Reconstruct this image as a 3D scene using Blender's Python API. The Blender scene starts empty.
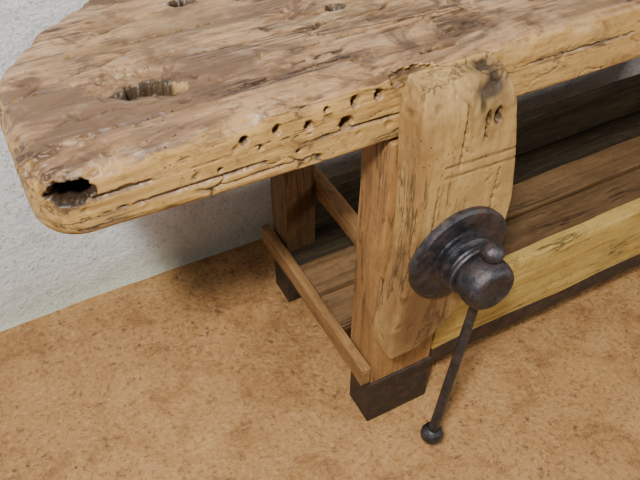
import bpy, numpy as np, math, random
from mathutils import Matrix, Vector, noise
random.seed(3)
def lin(c):
    o=[]
    for v in c:
        v=v/255.
        o.append(v/12.92 if v<=.04045 else ((v+.055)/1.055)**2.4)
    return (*o,1)
# ---------------------------------------------------------------- camera
R=np.array([[0.8827,-0.47,0.0016],[-0.3286,-0.6194,-0.713],[0.3361,0.6288,-0.7012]])
U,S,V=np.linalg.svd(R);R=U@V
cam=bpy.data.cameras.new("camera");co=bpy.data.objects.new("camera",cam);bpy.context.collection.objects.link(co)
cam.sensor_width=36;cam.lens=705/640*36;cam.clip_start=.02
M=Matrix(((R[0][0],-R[1][0],-R[2][0],-.45),(R[0][1],-R[1][1],-R[2][1],-.6345),(R[0][2],-R[1][2],-R[2][2],1.2825),(0,0,0,1)))
co.matrix_world=M
bpy.context.scene.camera=co
# ---------------------------------------------------------------- materials
class NT:
    def __init__(s,name):
        s.m=bpy.data.materials.new(name);s.m.use_nodes=True;s.t=s.m.node_tree;s.n=s.t.nodes
        s.b=s.n["Principled BSDF"]
        s.tc=s.n.new("ShaderNodeTexCoord").outputs["Object"]
    def link(s,a,b): s.t.links.new(a,b)
    def map(s,scale,loc=(0,0,0)):
        m=s.n.new("ShaderNodeMapping");m.inputs["Scale"].default_value=scale;m.inputs["Location"].default_value=loc
        s.link(s.tc,m.inputs[0]);return m.outputs[0]
    def noise(s,vec,sc=1,det=6,rough=.6,dist=0):
        n=s.n.new("ShaderNodeTexNoise");n.inputs["Scale"].default_value=sc;n.inputs["Detail"].default_value=det
        n.inputs["Roughness"].default_value=rough;n.inputs["Distortion"].default_value=dist;s.link(vec,n.inputs["Vector"]);return n.outputs["Fac"]
    def vor(s,vec,sc,feat='F1'):
        n=s.n.new("ShaderNodeTexVoronoi");n.feature=feat;n.inputs["Scale"].default_value=sc;s.link(vec,n.inputs["Vector"]);return n.outputs["Distance"]
    def ramp(s,fac,stops):
        r=s.n.new("ShaderNodeValToRGB");e=r.color_ramp.elements
        while len(e)<len(stops): e.new(.5)
        for i,(p,c) in enumerate(stops):
            e[i].position=p;e[i].color=c if isinstance(c,tuple) and len(c)==4 else ((c,c,c,1) if not isinstance(c,tuple) else lin(c))
        s.link(fac,r.inputs[0]);return r.outputs[0]
    def mix(s,fac,a,b,mode='MIX'):
        m=s.n.new("ShaderNodeMix");m.data_type='RGBA';m.blend_type=mode
        for v,i in((fac,0),(a,6),(b,7)):
            if hasattr(v,"links"): s.link(v,m.inputs[i])
            elif i==0: m.inputs[0].default_value=v
            else: m.inputs[i].default_value=v if len(v)==4 else lin(v)
        return m.outputs[2]
    def math(s,op,a,b=0.,c=None):
        m=s.n.new("ShaderNodeMath");m.operation=op
        for v,i in((a,0),(b,1)):
            if hasattr(v,"links"): s.link(v,m.inputs[i])
            else: m.inputs[i].default_value=v
        return m.outputs[0]
    def bump(s,h,strength,dist,prev=None):
        b=s.n.new("ShaderNodeBump");b.inputs["Strength"].default_value=strength;b.inputs["Distance"].default_value=dist
        s.link(h,b.inputs["Height"])
        if prev: s.link(prev,b.inputs["Normal"])
        return b.outputs[0]
def tone(c,k): return tuple(v*f for v,f in zip(c,k))
def wood(name,light,mid,dark,axis='X',rough=.6,attr=False,patch=None,spec=.3,worm=True,seed=0,topcols=None,lines=.7,dark_spot=None,vein=.85,grain=14,K=(.89,.86,.79)):
    w=NT(name)
    light,mid,dark=tone(light,K),tone(mid,K),tone(dark,K)
    if patch: patch=tone(patch,K)
    k={'X':(1,grain,grain),'Z':(grain,grain,1),'Y':(grain,1,grain)}[axis]
    g=w.noise(w.map(tuple(v*2.6 for v in k),(seed,0,0)),1,10,.72,.8)
    g2=w.noise(w.map(tuple(v*9 for v in k),(seed+3,1,0)),1,6,.75)
    big=w.noise(w.map((5,5,5),(seed,2,1)),1,6,.65)
    ln=w.noise(w.map(tuple(v*1.7 for v in k),(seed+8,4,2)),1,7,.6,.5)
    iso=w.noise(w.map((60,60,60),(seed,7,1)),1,6,.75)
    def cols(l,m,d): return w.ramp(g,[(.26,d),(.42,m),(.56,l),(.72,m)])
    c=cols(light,mid,dark)
    dirt=w.noise(w.map(tuple(v*1.0 for v in (9,9,9)),(seed+5,6,3)),1,9,.75,.8)
    if topcols:
        geo=w.n.new("ShaderNodeNewGeometry");sx=w.n.new("ShaderNodeSeparateXYZ");w.link(geo.outputs["Normal"],sx.inputs[0])
        f=w.math('ADD',sx.outputs[2],w.math('MULTIPLY',w.math('SUBTRACT',big,.5),1.2))
        fr=w.ramp(f,[(.42,0.),(.62,1.)])
        K2=(.92,.88,.81)
        l2,m2,d2=[tone(q,K2) for q in topcols]
        c2=w.ramp(g,[(.24,d2),(.40,m2),(.54,l2),(.72,m2)])
        iso2=w.noise(w.map((11,22,22),(5,6,3)),1,9,.75,.8)
        sm=w.noise(w.map((4,9,9),(2,6,3)),1,8,.7,.9)
        c2=w.mix(w.ramp(sm,[(.47,0.),(.58,.85)]),c2,(86,61,42))
        c2=w.mix(w.ramp(sm,[(.34,.5),(.45,0.)]),c2,(174,152,126))
        c2=w.mix(w.ramp(iso2,[(.37,.9),(.48,0.)]),c2,(64,45,31))
        c2=w.mix(w.ramp(iso2,[(.54,0.),(.66,.4)]),c2,(180,157,128))
        c=w.mix(fr,c,c2)
        c=w.mix(w.ramp(iso2,[(.38,.7),(.48,0.)]),c,(94,66,40))
    else:
        c=w.mix(w.ramp(dirt,[(.36,.75),(.48,0.)]),c,w.mix(.5,c,dark))
    c=w.mix(w.ramp(g2,[(.36,vein),(.5,0.)]),c,w.mix(.6,c,dark))
    c=w.mix(w.ramp(g2,[(.58,0.),(.74,.2)]),c,(210,190,155))
    c=w.mix(w.ramp(iso,[(.38,.7),(.47,0.)]),c,w.mix(.5,c,dark))
    c=w.mix(w.ramp(big,[(.5,0.),(.66,.6 if not topcols else .35)]),c,patch or mid)
    # drying cracks: thin dark lines along the grain, gated by patches
    gate=w.ramp(w.noise(w.map((6,6,6),(seed+1,9,3)),1,3),[(.44,0.),(.58,1.)])
    l1=w.math('MULTIPLY',w.ramp(ln,[(.485,0.),(.497,1.),(.503,1.),(.515,0.)]),gate)
    c=w.mix(w.math('MULTIPLY',l1,lines),c,(52,33,20))
    wv=None
    if worm:
        v=w.vor(w.map((1,1,1),(seed,0,0)),110)
        wv=w.ramp(v,[(.08,1.),(.15,0.)])
        gt=w.ramp(w.noise(w.map((9,9,9),(seed,5,5)),1,2),[(.52,0.),(.58,1.)])
        wv=w.math('MULTIPLY',wv,gt)
        c=w.mix(w.math('MULTIPLY',wv,.85),c,(40,25,14))
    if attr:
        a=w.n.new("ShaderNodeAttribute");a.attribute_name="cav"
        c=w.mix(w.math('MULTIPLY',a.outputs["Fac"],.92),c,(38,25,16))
    if dark_spot:
        # dark brown patch around and below the screw, fading outward
        vm=w.n.new("ShaderNodeVectorMath");vm.operation='DISTANCE';w.link(w.map(dark_spot[0],(0,0,0)),vm.inputs[0]);vm.inputs[1].default_value=dark_spot[1]
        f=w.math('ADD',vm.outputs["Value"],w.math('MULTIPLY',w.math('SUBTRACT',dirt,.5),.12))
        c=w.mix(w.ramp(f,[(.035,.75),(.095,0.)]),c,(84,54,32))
    w.link(c,w.b.inputs["Base Color"])
    w.link(w.ramp(g2,[(.3,rough+.2),(.6,rough)]),w.b.inputs["Roughness"])
    w.b.inputs["Specular IOR Level"].default_value=spec
    b=w.bump(g,.4,.003);b=w.bump(g2,.5,.0015,b);b=w.bump(iso,.5,.0015,b);b=w.bump(w.math('MULTIPLY',l1,-1.),.8,.002,b)
    if wv is not None: b=w.bump(w.math('MULTIPLY',wv,-1.),.8,.003,b)
    w.link(b,w.b.inputs["Normal"])
    return w.m
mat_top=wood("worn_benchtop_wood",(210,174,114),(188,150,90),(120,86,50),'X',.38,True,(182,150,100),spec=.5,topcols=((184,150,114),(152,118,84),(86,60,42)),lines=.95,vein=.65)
mat_chop=wood("worn_chop_wood",(200,168,112),(180,144,94),(136,102,62),'Z',.46,True,(148,114,76),seed=7,lines=.6,vein=.5,grain=8,spec=.4,dark_spot=((1,1,.5),(.055,-.05,.39*.5)))
mat_leg=wood("leg_wood",(178,138,90),(154,114,72),(104,74,46),'Z',.55,seed=4,lines=.5,vein=.5,grain=10)
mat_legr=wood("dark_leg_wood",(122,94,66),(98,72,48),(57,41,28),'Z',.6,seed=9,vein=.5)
mat_rail=wood("yellow_rail_wood",(208,182,112),(186,156,86),(126,98,54),'X',.45,seed=12,lines=.7,vein=.65)
mat_shelf=wood("brown_shelf_wood",(136,108,78),(110,84,58),(70,52,36),'X',.42,seed=15,worm=False,vein=.4,spec=.4)
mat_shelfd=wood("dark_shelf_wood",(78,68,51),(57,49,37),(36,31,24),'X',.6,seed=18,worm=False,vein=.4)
mat_strip=wood("end_rail_wood",(168,130,88),(136,102,66),(86,61,40),'Y',.6,seed=21,worm=False,vein=.4)
def metal(name,col,rough,met=.75,rust=0.,rc=(86,58,42)):
    w=NT(name);n=w.noise(w.map((40,40,40)),1,6,.7);n2=w.noise(w.map((30,30,30),(3,3,3)),1,6,.7)
    c=w.mix(w.ramp(n,[(.4,0.),(.7,1.)]),col,tuple(min(255,int(v*1.4)) for v in col))
    c=w.mix(w.ramp(n2,[(.48,0.),(.62,rust)]),c,rc)
    w.link(c,w.b.inputs["Base Color"])
    w.link(w.ramp(n2,[(.46,met),(.6,met*.6)]),w.b.inputs["Metallic"])
    w.link(w.ramp(n,[(.35,rough-.08),(.65,rough+.15)]),w.b.inputs["Roughness"])
    w.link(w.bump(w.noise(w.map((120,120,120)),1,5,.65),.6,.003),w.b.inputs["Normal"])
    return w.m
mat_iron=metal("cast_iron",(62,61,65),.42,.85,.4)
mat_foot=metal("blackened_steel",(44,37,31),.55,.4,.4)
# ---------------------------------------------------------------- geometry helpers
def lay(a,b,n): return list(np.linspace(a,b,max(2,n)))
def gridbox(xs,ys,zs):
    nx,ny,nz=len(xs),len(ys),len(zs);idx={};V=[];F=[]
    def vid(i,j,k):
        key=(i,j,k)
        if key not in idx: idx[key]=len(V);V.append((xs[i],ys[j],zs[k]))
        return idx[key]
    for k in (0,nz-1):
        for i in range(nx-1):
            for j in range(ny-1):
                q=[vid(i,j,k),vid(i+1,j,k),vid(i+1,j+1,k),vid(i,j+1,k)];F.append(q if k else q[::-1])
    for j in (0,ny-1):
        for i in range(nx-1):
            for k in range(nz-1):
                q=[vid(i,j,k),vid(i+1,j,k),vid(i+1,j,k+1),vid(i,j,k+1)];F.append(q if j==0 else q[::-1])
    for i in (0,nx-1):
        for j in range(ny-1):
            for k in range(nz-1):
                q=[vid(i,j,k),vid(i,j+1,k),vid(i,j+1,k+1),vid(i,j,k+1)];F.append(q if i else q[::-1])
    return np.array(V,float),F
def mkobj(name,V,F,mat,parent,smooth=True,cav=None):
    me=bpy.data.meshes.new(name);me.from_pydata([tuple(v) for v in V],[],F);me.update()
    if smooth: me.polygons.foreach_set("use_smooth",[True]*len(me.polygons))
    if cav is not None:
        at=me.attributes.new("cav",'FLOAT','POINT');at.data.foreach_set("value",cav.astype(np.float32))
    me.materials.append(mat);o=bpy.data.objects.new(name,me);bpy.context.collection.objects.link(o)
    if parent: o.parent=parent
    return o
def normals(V,F):
    me=bpy.data.meshes.new("t");me.from_pydata([tuple(v) for v in V],[],F);me.update()
    a=np.empty(len(V)*3,np.float32);me.vertex_normals.foreach_get("vector",a);bpy.data.meshes.remove(me);return a.reshape(-1,3).astype(float)
def roundbox(P,lo,hi,r):
    lo=np.array(lo);hi=np.array(hi);c=np.clip(P,lo+r,hi-r);d=P-c
    m=np.abs(d).max(1);l=np.linalg.norm(d,axis=1);l[l==0]=1
    return c+d*(m/l)[:,None]
def seg(a,b,s): return lay(a,b,int(abs(b-a)/s)+2)
def edge(a,b,s,r):
    inner=seg(a+r,b-r,s);return [a,a+r*.3,a+r*.65]+inner+[b-r*.65,b-r*.3,b]
def plank(name,x0,x1,y0,y1,z0,z1,mat,parent,r=.004,s=.02,amp=.0012,fr=9.):
    P,F=gridbox(edge(x0,x1,s,r),edge(y0,y1,s,r),edge(z0,z1,s,r))
    P=roundbox(P,(x0,y0,z0),(x1,y1,z1),r);N=normals(P,F)
    d=np.array([noise.noise(Vector(p)*fr+Vector((x0*31,y0*17,z0*7))) for p in P])*amp
    return mkobj(name,P+N*(d-amp*.5)[:,None],F,mat,parent)
def empty(name):
    e=bpy.data.objects.new(name,None);bpy.context.collection.objects.link(e);return e
def dips(P,cav,holes):
    P0=P.copy()
    for c,rad,dr,dep in holes:
        q=(P0-np.array(c))/np.array(rad)
        l=np.linalg.norm(q,axis=1)
        m=l<1.9
        jit=np.zeros(len(P0));small=max(rad[0],rad[2])<.012
        deep=dep>.02 and not small
        ja=.15 if small else (.32 if deep else .5)
        for i in np.nonzero(m)[0]: jit[i]=(noise.noise(Vector(P0[i])*75)+.5*noise.noise(Vector(P0[i])*190))*ja
        w=np.clip((1.12-(l+jit))/(.30 if deep else .3),0,1);w=w*w*(3-2*w)
        d=np.array(dr,float);d/=np.linalg.norm(d)
        cv=np.clip((1.34-(l+jit))/.22,0,1) if deep else w*min(1,dep/(.022 if rad[1]>.0035 else .010))
        P+=d*(dep*w)[:,None];cav[:]=np.maximum(cav,cv)
    return P,cav
bench=empty("workbench")
# ---------------------------------------------------------------- bench top
X0,X1,Y0,Y1,Z0,Z1=-.462,1.75,0.,.45,.706,.813
s=.002
xs=seg(X0,.60,s)+seg(.60,X1,.02)[1:]
P,F=gridbox(xs,seg(Y0,Y1,s),seg(Z0,Z1,s))
def corner(P,cx,cy,sx,sy,a,p):
    dx=(P[:,0]-cx)*sx;dy=(P[:,1]-cy)*sy;m=(dx>0)&(dy>0)
    mx=np.maximum(dx,dy);l=(np.abs(dx)**p+np.abs(dy)**p)**(1/p);k=np.where(m,mx/np.where(l==0,1,l),1)
    P[:,0]=np.where(m,cx+dx*k*sx,P[:,0]);P[:,1]=np.where(m,cy+dy*k*sy,P[:,1]);return P
orig=P.copy()
exl=orig[:,0]-X0;exr=X1-orig[:,0];eyl=orig[:,1]-Y0;eyr=Y1-orig[:,1]
e=np.minimum.reduce([exl,exr,eyl,eyr])
# worn edge rounding (done in the square box, before the plan corners are bent round)
for zz,sg in((Z1,1),(Z0,-1)):
    rr=.013+.013*np.clip((-.12-orig[:,0])/.25,0,1)
    dz=np.maximum(rr-(zz-P[:,2])*sg,0);de=np.maximum(rr-e,0);mx=np.maximum(dz,de);l=np.hypot(dz,de);l[l==0]=1
    k=mx/l;m=(dz>0)&(de>0);q=np.where(m,1-k,0)
    P[:,2]-=sg*dz*q
    P[:,0]+=(np.maximum(rr-exl,0)-np.maximum(rr-exr,0))*q
    P[:,1]+=(np.maximum(rr-eyl,0)-np.maximum(rr-eyr,0))*q
P=corner(P,X0+.26,Y1-.25,-1,1,.25,1.38)
P=corner(P,X0+.06,Y0+.06,-1,-1,.06,2.)
N=normals(P,F);cav=np.zeros(len(P));D=np.zeros(len(P))
for i in range(len(P)):
    x,y,z=P[i]
    if x>.9 or z<Z0+.001: continue
    up=max(0.,N[i][2])
    a=noise.noise(Vector((x*3.5,y*5,z*5)))*.003+noise.noise(Vector((x*12,y*22,z*22)))*.0009
    w1=noise.noise(Vector((x*5,y*5,z*5+9)));w2=noise.noise(Vector((x*40,y*40,z*40+9)))
    v=noise.noise(Vector((x*2.2+.3*w1,y*24+w1*1.5+w2*.2,z*24)))
    g=max(0,noise.noise(Vector((x*4+7,y*9,z*9)))+.07)*2.5
    cr=max(0,1-abs(v)/.026)*min(1,g)
    v2=noise.noise(Vector((x*5+4,y*62+w1*2+w2*.3,z*62)))
    cr2=max(0,1-abs(v2)/.10)*min(1,max(0,noise.noise(Vector((x*6,y*12+5,z*12)))+.04)*2)
    h=noise.noise(Vector((x*9+2,y*20+1,z*20)))+.22*noise.noise(Vector((x*50,y*70,z*70)));hol=min(1,max(0,(h-.40)/.05))*min(1,up*2+.2)
    dt=max(0,noise.noise(Vector((x*38+1,y*48,z*48)))-.50)*6
    rg=noise.noise(Vector((x*80,y*120,z*120)));rg2=noise.noise(Vector((x*170,y*190,z*190)))
    ew=math.exp(-((e[i]+ (Z1-orig[i][2]))/.022)**2)*max(0,noise.noise(Vector((x*28+3,y*28,z*28)))+.15)
    D[i]=min(.0015,a-cr*.0062-cr2*.0012-hol*(.0022+.0015*rg)+rg*.0003+rg2*.0002-ew*.009-min(1,dt)*.003)*min(1,(z-Z0)/.012)
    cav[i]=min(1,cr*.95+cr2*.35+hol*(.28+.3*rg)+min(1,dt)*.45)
P=P+N*D[:,None]-N*.002
dn=(0,0,-1);inn=(0,1,-.1)
holes=[((-.290,.124,.813),(.031,.020,.03),dn,.035),((-.258,.112,.813),(.020,.012,.03),dn,.018),((-.30,.142,.813),(.05,.03,.03),dn,.004),((-.24,.098,.813),(.05,.012,.03),dn,.003),
 ((-.414,.012,.781),(.022,.03,.018),(.35,1,-.25),.06),((-.40,.03,.80),(.045,.03,.022),(.2,.4,-1),.004),((-.37,.0,.768),(.04,.02,.003),(0,1,0),.006),
 ((-.211,.0,.783),(.0055,.02,.0055),inn,.03),((-.168,.0,.784),(.0055,.02,.007),inn,.03),((-.125,.0,.776),(.006,.02,.0065),inn,.03),
 ((-.072,.0,.762),(.009,.02,.010),inn,.035),((-.06,.0,.79),(.005,.02,.008),inn,.025),((-.026,.0,.79),(.006,.02,.008),inn,.025),
 ((-.245,.0,.752),(.003,.02,.003),inn,.015),((-.14,.0,.742),(.003,.02,.003),inn,.015),((-.19,.0,.765),(.003,.02,.003),inn,.015),((-.10,.0,.79),(.004,.02,.004),inn,.015),
 ((-.28,.0,.742),(.10,.02,.0025),(0,1,0),.008),((-.05,.0,.752),(.07,.02,.0022),(0,1,0),.007),((.33,.0,.765),(.10,.02,.0022),(0,1,0),.006),((-.19,.0,.728),(.06,.02,.002),(0,1,0),.006),
 ((.03,.0,.805),(.045,.016,.010),(0,1,-.6),.012),((-.02,.06,.813),(.012,.004,.02),dn,.012),((.09,.035,.813),(.035,.004,.02),dn,.010),
 ((-.07,.29,.813),(.022,.009,.02),dn,.035),((.29,.155,.813),(.026,.014,.02),dn,.045),((.02,.2,.813),(.014,.009,.02),dn,.03),((-.17,.32,.813),(.016,.010,.02),dn,.03),((.10,.24,.813),(.018,.012,.02),dn,.04),((-.2,.24,.813),(.07,.003,.02),dn,.010),((.0,.12,.813),(.12,.0025,.02),dn,.009),((-.12,.07,.813),(.09,.0025,.02),dn,.008),((-.36,.17,.813),(.07,.0025,.02),dn,.009),((-.1,.17,.813),(.10,.0025,.02),dn,.010),((-.33,.06,.813),(.06,.0025,.02),dn,.008),((-.22,.19,.813),(.10,.0025,.02),dn,.009),((.15,.09,.813),(.05,.028,.02),dn,.003),
 ((.12,.16,.813),(.006,.005,.02),dn,.018),((-.05,.22,.813),(.006,.004,.02),dn,.015),((.20,.12,.813),(.006,.005,.02),dn,.018),((-.13,.13,.813),(.005,.004,.02),dn,.015),((-.35,.24,.813),(.006,.004,.02),dn,.015),((.05,.29,.813),(.007,.005,.02),dn,.018)]
P,cav=dips(P,cav,holes)
mkobj("benchtop",P,F,mat_top,bench,cav=cav)
# ---------------------------------------------------------------- frame
for tag,x in (("left",0.),("right",1.22)):
    plank("front_leg_"+tag,x,x+.14,0,.085,.13,.705,mat_leg,bench,.006,.015,.003)
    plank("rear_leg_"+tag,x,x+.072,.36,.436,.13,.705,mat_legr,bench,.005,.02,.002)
    plank("front_foot_"+tag,x-.001,x+.143,-.001,.074,0.0,.131,mat_foot,bench,.003,.03,.0004)
    plank("rear_foot_"+tag,x-.001,x+.076,.362,.434,.0,.131,mat_foot,bench,.003,.03,.0004)
    xo=x-.022 if tag=="left" else x+.142
    plank("end_rail_"+tag,xo,xo+.021,0,.45,.142,.19,mat_strip,bench,.003,.02,.0012)
    plank("inner_end_rail_"+tag,x+.073,x+.10,.086,.42,.30,.345,mat_strip,bench,.003,.02,.0012)
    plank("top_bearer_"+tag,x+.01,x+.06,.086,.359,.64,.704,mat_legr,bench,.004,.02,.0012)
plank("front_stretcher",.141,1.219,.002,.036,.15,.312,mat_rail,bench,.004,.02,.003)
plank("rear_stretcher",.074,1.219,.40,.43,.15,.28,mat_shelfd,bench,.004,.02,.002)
plank("base_beam_front",.144,1.218,.006,.05,.102,.148,mat_foot,bench,.002,.05,.0004)
plank("base_beam_rear",.078,1.218,.38,.42,.102,.148,mat_foot,bench,.002,.05,.0004)
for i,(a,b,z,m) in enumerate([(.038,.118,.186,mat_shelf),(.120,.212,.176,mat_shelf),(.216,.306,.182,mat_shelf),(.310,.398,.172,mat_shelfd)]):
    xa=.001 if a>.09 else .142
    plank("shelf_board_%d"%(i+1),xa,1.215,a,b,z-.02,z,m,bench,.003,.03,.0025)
# ---------------------------------------------------------------- vise
vise=empty("leg_vise")
T=-.058;BK=.0025
zt=[.288,.30,.32,.36,.40,.45,.50,.57,.67,.76,.79,.808]
Lx=[-.004,-.008,-.008,-.004,.002,.008,.012,.014,.010,.004,.006,.016]
Rx=[.040,.072,.101,.127,.150,.180,.192,.195,.177,.158,.150,.140]
us=[0,.012,.03,.06]+lay(.09,.91,62)+[.94,.97,.988,1]
P,F=gridbox(us,edge(T,BK,.004,.007),seg(.288,.808,.003))
u=P[:,0].copy();z=P[:,2].copy();y=P[:,1].copy()
l=np.interp(z,zt,Lx);r=np.interp(z,zt,Rx)
for dz in(-.012,.012): l=l+np.interp(np.clip(z+dz,.288,.808),zt,Lx);r=r+np.interp(np.clip(z+dz,.288,.808),zt,Rx)
l/=3;r/=3
P[:,0]=l+(r-l)*u
de=np.minimum(u,1-u)*(r-l);dy=np.minimum(y-T,BK-y);rr=.007
a=np.clip(rr-de,0,rr);b=np.clip(rr-dy,0,rr);m=(a>0)&(b>0);mx=np.maximum(a,b);hh=np.hypot(a,b);hh[hh==0]=1;k=mx/hh
sx=np.where(u<.5,1,-1);sy=np.where(y<T/2,1,-1)
P[:,0]+=np.where(m,(a-a*k)*sx,0);P[:,1]+=np.where(m,(b-b*k)*sy,0)
f=np.clip((z-.755)/.053,0,1);P[:,1]+=np.where(y<-.001,f**2.*.020*np.clip(-y/.055,0,1),0)
N=normals(P,F);cav=np.zeros(len(P));D=np.zeros(len(P))
for i in range(len(P)):
    x,yy,zz=P[i]
    if yy>-.003: continue
    a=noise.noise(Vector((x*8,yy*8,zz*4)))*.004+noise.noise(Vector((x*30,yy*30,zz*10)))*.0008
    ft=min(1,max(0,(zz-.70+.03*noise.noise(Vector((x*25,yy*25,zz*8))))/.08))
    v=noise.noise(Vector((x*60,yy*60,zz*7+3)));cg=min(1,max(0,noise.noise(Vector((x*15,yy*15,zz*6)))+.1)*2)
    cr=max(0,1-abs(v)/.08)*(.05+.7*ft)*cg
    rg=noise.noise(Vector((x*110,yy*110,zz*70)))
    cx=math.exp(-((x-.118)/.026)**2)*ft
    gn=max(0,noise.noise(Vector((x*45,yy*45,zz*35)))+.2)
    dt=min(1,max(0,noise.noise(Vector((x*55+1,yy*55,zz*45)))-.45)*7)
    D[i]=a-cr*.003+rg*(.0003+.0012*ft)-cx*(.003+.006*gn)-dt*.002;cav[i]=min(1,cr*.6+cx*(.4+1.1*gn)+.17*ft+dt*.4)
P=P+N*D[:,None]
P,cav=dips(P,cav,[((.128,T+.005,.745),(.005,.03,.012),(0,1,0),.026),((.112,T+.01,.735),(.0035,.03,.020),(0,1,0),.022),
  ((.075,T+.003,.735),(.0022,.03,.055),(0,1,0),.010),((.045,T+.003,.60),(.002,.02,.05),(0,1,0),.006),((.15,T+.003,.60),(.002,.02,.06),(0,1,0),.006)])
for z0,sl in((.683,-.06),(.664,-.06)):
    dd=np.abs(P[:,2]-(z0+sl*(P[:,0]-.1)));w=np.clip(1-dd/.0028,0,1)*(P[:,1]<T+.012)*(P[:,0]>.05)
    P[:,1]+=w*.002;cav=np.maximum(cav,w*1.)
P[:,1]=np.minimum(P[:,1],BK)
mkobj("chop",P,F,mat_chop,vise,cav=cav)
def lathe(name,prof,mat,parent,frame,n=64,wob=0.):
    V=[];F=[]
    for (h,r) in prof:
        for i in range(n):
            t=2*math.pi*i/n;rr=r*(1+wob*noise.noise(Vector((math.cos(t)*2,math.sin(t)*2,h*30))))
            V.append(tuple(frame@Vector((rr*math.cos(t),rr*math.sin(t),h))))
    for k in range(len(prof)-1):
        for i in range(n):
            F.append((k*n+i,k*n+(i+1)%n,(k+1)*n+(i+1)%n,(k+1)*n+i))
    F.append(tuple(range(n))[::-1]);F.append(tuple((len(prof)-1)*n+i for i in range(n)))
    o=mkobj(name,V,F,mat,parent)
    md=o.modifiers.new("e",'EDGE_SPLIT');md.split_angle=math.radians(38)
    return o
AX,AZ=.097,.505
fy=Matrix.Translation((AX,T-.0005,AZ))@Matrix.Rotation(math.radians(90),4,'X')
lathe("screw_flange",[(-.004,.083),(.0,.088),(.007,.088),(.011,.083),(.0105,.056),(.0105,.040)],mat_iron,vise,fy,72,.05)
lathe("screw_collar",[(.006,.050),(.014,.049),(.016,.042),(.020,.042),(.022,.046),(.025,.049),(.029,.049),(.032,.046),(.034,.038),(.037,.036),(.040,.038),(.042,.044),(.046,.046),(.049,.044)],mat_iron,vise,fy)
lathe("screw_head",[(.044,.034),(.050,.038),(.058,.0405),(.068,.0425),(.078,.0425),(.086,.041),(.092,.038),(.096,.033),(.0965,.028),(.0945,.022),(.0945,.002)],mat_iron,vise,fy)
top=Vector((.1,-.128,.556));bot=Vector((.058,-.128,.10))
d=(bot-top);Lh=d.length;q=d.to_track_quat('Z','Y').to_matrix().to_4x4();fh=Matrix.Translation(top)@q
def ball(c,r,sq=1.,n=12): return [(c-r*sq*math.cos(math.pi*i/n),max(.0008,r*math.sin(math.pi*i/n))) for i in range(n+1)]
lathe("handle_bar",[(-.004,.008),(.1,.0078),(Lh-.06,.0088),(Lh-.02,.0095),(Lh-.01,.0095)],mat_iron,vise,fh,24,.05)
lathe("handle_top_knob",ball(-.008,.0175,.85),mat_iron,vise,fh,32,.06)
lathe("handle_bottom_knob",[(Lh-.02,.011),(Lh-.014,.018),(Lh-.008,.0205),(Lh+.002,.021),(Lh+.009,.018),(Lh+.012,.013),(Lh+.014,.012),(Lh+.018,.006),(Lh+.019,.001)],mat_iron,vise,fh,32,.06)
# ---------------------------------------------------------------- floor / wall
w=NT("trowelled_concrete_floor")
big=w.noise(w.map((1.3,1.3,1),(4,1,0)),1,4,.55,.3);med=w.noise(w.map((11,11,11)),1,9,.65,.5);fine=w.noise(w.map((95,95,95)),1,7,.8)
c=w.ramp(big,[(.34,(150,104,58)),(.5,(180,132,78)),(.66,(196,148,92))])
c=w.mix(w.ramp(med,[(.46,.0),(.64,.4)]),c,(202,160,104))
c=w.mix(w.ramp(med,[(.36,.5),(.47,0.)]),c,(126,84,48))
sp=w.noise(w.map((42,42,42),(2,2,2)),1,7,.85)
gate=w.ramp(w.noise(w.map((3,3,3),(8,2,2)),1,3),[(.40,.3),(.56,1.)])
c=w.mix(w.math('MULTIPLY',w.ramp(sp,[(.39,.9),(.44,0.)]),gate),c,(80,52,32))
c=w.mix(w.ramp(fine,[(.39,.65),(.47,0.)]),c,(108,74,44))
c=w.mix(w.ramp(fine,[(.54,0.),(.64,.35)]),c,(226,198,150))
w.link(c,w.b.inputs["Base Color"]);w.link(w.ramp(med,[(.3,.6),(.7,.32)]),w.b.inputs["Roughness"]);w.b.inputs["Specular IOR Level"].default_value=.5
b=w.bump(med,1.,.018);b=w.bump(sp,.8,.006,b);b=w.bump(fine,.7,.003,b);w.link(b,w.b.inputs["Normal"])
mfloor=w.m
w=NT("rough_plaster_wall")
big=w.noise(w.map((3,3,3)),1,5,.6);med=w.noise(w.map((26,26,26)),1,8,.7);fine=w.noise(w.map((130,130,130)),1,5,.7)
c=w.ramp(big,[(.3,(240,244,243)),(.6,(250,252,254))])
c=w.mix(w.ramp(med,[(.36,.45),(.46,0.)]),c,(200,207,216))
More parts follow.
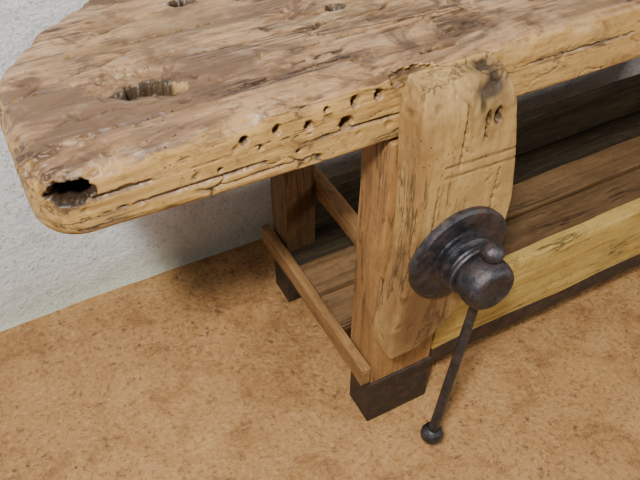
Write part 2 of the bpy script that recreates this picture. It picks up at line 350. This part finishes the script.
c=w.mix(w.ramp(fine,[(.35,.65),(.44,0.)]),c,(160,166,172))
sx=w.n.new("ShaderNodeSeparateXYZ");w.link(w.tc,sx.inputs[0])
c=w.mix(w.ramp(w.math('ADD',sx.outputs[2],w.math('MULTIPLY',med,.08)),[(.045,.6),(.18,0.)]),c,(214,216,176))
w.link(c,w.b.inputs["Base Color"]);w.b.inputs["Roughness"].default_value=.85
b=w.bump(med,1.,.018);b=w.bump(fine,.9,.005,b);w.link(b,w.b.inputs["Normal"])
mwall=w.m
def sheet(name,nx,ny,fn,mat):
    V=[fn(i/nx,j/ny) for j in range(ny+1) for i in range(nx+1)]
    F=[(j*(nx+1)+i,j*(nx+1)+i+1,(j+1)*(nx+1)+i+1,(j+1)*(nx+1)+i) for j in range(ny) for i in range(nx)]
    return mkobj(name,V,F,mat,None)
sheet("floor",220,140,lambda a,b:(-2+5*a,-2.2+2.9*b,noise.noise(Vector((a*30,b*18,0)))*.002-.0015),mfloor)
sheet("wall_back",260,120,lambda a,b:(-2+5*a,.602+.004*noise.noise(Vector((a*14,b*7,4)))+.002*noise.noise(Vector((a*60,b*30,4)))-.015*max(0,1-b*2.6/.04)**2,-.02+2.6*b),mwall)
# ---------------------------------------------------------------- light
def area(name,loc,tgt,sx,sy,pw,col):
    l=bpy.data.lights.new(name,'AREA');l.shape='RECTANGLE';l.size=sx;l.size_y=sy;l.energy=pw;l.color=col
    o=bpy.data.objects.new(name,l);bpy.context.collection.objects.link(o);o.location=loc
    o.rotation_euler=(Vector(tgt)-Vector(loc)).to_track_quat('-Z','Y').to_euler();return o
area("ceiling_lamp",(-.95,-.95,2.3),(0,.2,.5),.22,.22,94,(1,.985,.94))
area("right_fill_light",(1.5,-1.5,1.3),(.7,.1,.2),.6,.6,20,(1,.94,.82))  # added warm fill from the right, aimed at the shelf; not a real window
wd=bpy.data.worlds.new("w");bpy.context.scene.world=wd;wd.use_nodes=True
wd.node_tree.nodes["Background"].inputs[0].default_value=(.84,.92,1,1);wd.node_tree.nodes["Background"].inputs[1].default_value=.22
